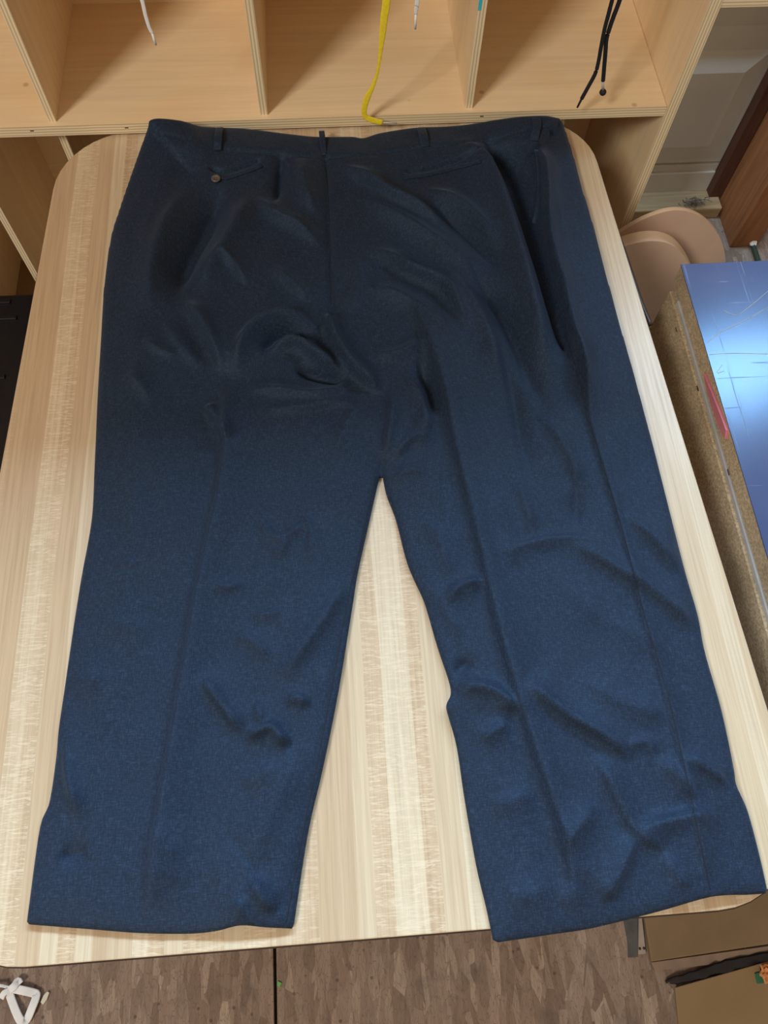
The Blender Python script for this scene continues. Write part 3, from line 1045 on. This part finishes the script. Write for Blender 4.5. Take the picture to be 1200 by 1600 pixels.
t = empty('shoelace', (at_y(945, 60, LY).x, LY, .9735))
tag(t, 'round black shoelace with two dangling ends in the right cubby', 'shoelace')
p = smooth_path(lace_pts([(957, -2), (950, 25), (945, 44), (940, 69), (935, 97), (930, 115), (920, 134), (909, 154)], LY - .004), 5)
tube('strand', p, .0027, M_BLKL, t, 10)
tube('aglet', [at_y(909, 154, LY - .004), at_y(902, 168, LY - .004)], [.0018, .0013], M_BLKL, t, 8)
p = smooth_path(lace_pts([(969, -2), (959, 25), (952.5, 44), (947.5, 62), (946, 81), (943.5, 112), (942.3, 126)]), 5)
tube('strand', p, .0029, M_BLKL, t, 10)
tube('aglet', [at_y(942.3, 126, LY), at_y(942, 141, LY)], .0020, M_CLEAR, t, 10)
ctr = at_y(942, 144, LY)
bl = []
for k in range(7):
    ph = -math.pi / 2 + math.pi * k / 6
    bl.append((ctr + Vector((0, 0, .0046 * math.sin(ph))), max(.0004, .0050 * math.cos(ph))))
tube('end_stop', [q for q, _ in bl], [r for _, r in bl], M_BLKL, t, 12)

# ------------------------------------------------------------------ things on the floor in front
cb = empty('cardboard_box', (*at_z(1110, 1470, 0)[:2], 0))
tag(cb, 'flattened brown cardboard box lying under the front right table corner', 'cardboard box')
zt = .012
q = [at_z(x, y, zt) for x, y in ((1006, 1425), (1018, 1503), (1230, 1471), (1230, 1340))]
prism('box_body', [(a.x, a.y, zt) for a in q], (0, 0, -zt), M_CARD, cb, .002)
q = [at_z(x, y, .006) for x, y in ((1018, 1503.5), (1024, 1517), (1230, 1494), (1230, 1474))]
prism('box_flap', [(a.x, a.y, .006) for a in q], (0, 0, -.004), mat_plain('faded_cardboard', (0.235, 0.165, 0.125), .8), cb, .0006)

c2 = empty('cardboard_sheet', (*at_z(1130, 1575, 0)[:2], 0))
tag(c2, 'smooth tan cardboard sheet on the floor at the bottom right', 'cardboard')
q = [at_z(x, y, .012) for x, y in ((1055, 1543), (1066, 1660), (1240, 1660), (1240, 1491))]
prism('sheet', [(a.x, a.y, .012) for a in q], (0, 0, -.004), M_CARD2, c2, .001)
prism('backing', [(a.x * .995 + .004, a.y - .004, .0078) for a in q], (0, 0, -.0076), M_CARD, c2, .001)

fm = [at_z(x, y, .012) for x, y in ((1042, 1535), (1080, 1527), (1120, 1515), (1160, 1506), (1215, 1497))]
o = tube('black_plastic_strip', smooth_path(fm, 4), [.002, .004, .006, .005, .007, .006, .008, .007, .009, .008, .010, .009, .010, .009, .011, .010, .011], M_BLACK, None, 8, flat=.0016)
tag(o, 'crumpled black plastic strip between the two cardboard pieces', 'plastic strip')
for v in o.data.vertices: v.co.z += .003 * math.sin(v.co.x * 160) * math.cos(v.co.y * 210) - .004
q = [at_z(x, y, .0148) for x, y in ((1180, 1521), (1184, 1537), (1195, 1536), (1190, 1519))]
o = prism('green_tag', q, (0, 0, -.0026), M_GREEN)
tag(o, 'small dark green paper tag on the tan cardboard sheet', 'paper tag')
rnd = random.Random(3)
ctr = at_z(1199, 1521, .022)
bm = bmesh.new(); bmesh.ops.create_icosphere(bm, subdivisions=3, radius=.011)
for v in bm.verts:
    v.co *= 1 + .35 * math.sin(v.co.x * 900 + v.co.z * 700) * math.cos(v.co.y * 800) + rnd.uniform(-.1, .1)
    v.co.y *= 1.3
me = bpy.data.meshes.new('crumpled_paper'); bm.to_mesh(me); bm.free(); me.materials.append(M_ORANGE)
o = link(bpy.data.objects.new('crumpled_paper', me)); o.location = (ctr.x, ctr.y, .0235)
tag(o, 'crumpled orange-brown paper ball on the tan cardboard sheet', 'paper')

# light bracket and dark patch under the table edge
q = [at_z(x, y, .006) for x, y in ((1001.5, 1430), (1000.5, 1491), (1012, 1490), (1005.5, 1430))]
br = prism('bracket_strip', [a + Vector((-.003, 0, 0)) for a in q], (0, 0, -.006), mat_plain('pale_grey_wood', (.33, .27, .235), .7))
tag(br, 'narrow pale strip with two screw holes beside the cardboard box', 'strip')
for px, py in ((1002.5, 1482), (1009, 1481.5)):
    a = at_z(px, py, .006)
    tube('screw_hole', [(a.x - .003, a.y, .0055), (a.x - .003, a.y, .0064)], .0022, M_MOLD, br, 8)
q = [at_z(x, y, .003) for x, y in ((976, 1430), (984, 1470), (985, 1496), (999.5, 1495), (999, 1430))]
o = prism('slate_piece', [a + Vector((-.003, 0, 0)) for a in q], (0, 0, -.003), mat_plain('dark_slate_grey', (.09, .088, .088), .6, var=.3))
tag(o, 'dark grey flat piece on the floor next to the pale strip', 'scrap')

# white ribbon knotted into a loop
rb = empty('ribbon', (*at_z(30, 1560, 0)[:2], 0))
tag(rb, 'knotted white fabric ribbon looped on the floor at bottom left', 'ribbon')


def floor_strip(name, pxs, hw, mat, parent, z0=.004, th=.0009, wob=.002):
    p = [at_z(x, y, z0 + (wob * math.sin(i * 2.1) + wob)) for i, (x, y) in enumerate(pxs)]
    return tube(name, smooth_path(p, 4), hw, mat, parent, 8, flat=th)


floor_strip('loop', [(18, 1544), (38, 1548), (54, 1552), (57, 1556), (50, 1575), (42, 1593), (34, 1596), (27, 1585), (18, 1562), (14, 1550)], .0062, M_WHITE, rb)
floor_strip('tail', [(14, 1548), (22, 1541), (28, 1533), (31, 1538)], .0058, M_WHITE, rb, .007)
floor_strip('tail', [(-20, 1541), (0, 1540), (10, 1542), (18, 1545)], .0022, M_WHITE, rb, .006)
floor_strip('tail', [(16, 1547), (6, 1552), (2, 1560)], .0045, M_WHITE, rb, .007)

q = [at_z(x, y, .003) for x, y in ((63, 1566), (67, 1570), (73, 1562), (77, 1551), (74, 1549), (68, 1555))]
o = prism('paper_chip', q, (0, 0, -.003), mat_plain('pale_chip', (.62, .62, .52), .7), None, .0004)
tag(o, 'small pale torn chip on the floor beside the white ribbon', 'chip')
q = [at_z(x, y, .002) for x, y in ((434, 1533), (433, 1540), (437, 1543), (440, 1536))]
o = prism('green_chip', q, (0, 0, -.002), mat_plain('bright_green_paper', (.12, .42, .10), .6))
tag(o, 'tiny green paper chip beside the dark floor seam', 'chip')

# debris beside the post
a = at_z(1176, 379, .012)
bm = bmesh.new(); bmesh.ops.create_icosphere(bm, subdivisions=2, radius=.009)
for v in bm.verts: v.co *= 1 + rnd.uniform(-.25, .25)
me = bpy.data.meshes.new('white_tip'); bm.to_mesh(me); bm.free(); me.materials.append(M_WHITE)
wr_ = empty('cable', (a.x, a.y, 0))
tag(wr_, 'dark green cable end with white tip on the floor by the timber post', 'cable')
o = link(bpy.data.objects.new('white_tip', me), wr_); o.location = (0, 0, .012)
tube('cable_sheath', smooth_path([at_z(x, y, .008) for x, y in ((1176, 383), (1180, 394), (1184, 408), (1190, 440))], 4), .006, M_GREEN if False else mat_plain('dark_green_cable', (.03, .05, .03), .5), wr_, 10)

db = empty('dust_clump', (*at_z(1086, 317, .034)[:2], .034))
tag(db, 'grey dust clump on the sill at the foot of the garage door', 'dust', kind='stuff')
base = at_z(1086, 319, .036)
for k in range(40):
    c = base + Vector((rnd.gauss(0, .018), rnd.gauss(0, .006), rnd.uniform(.0, .012)))
    pts = [c + Vector((rnd.gauss(0, .006), rnd.gauss(0, .004), rnd.uniform(0, .005))) for _ in range(4)]
    tube('dust_fibre', smooth_path(pts, 3), .0006, M_DUST, db, 4)
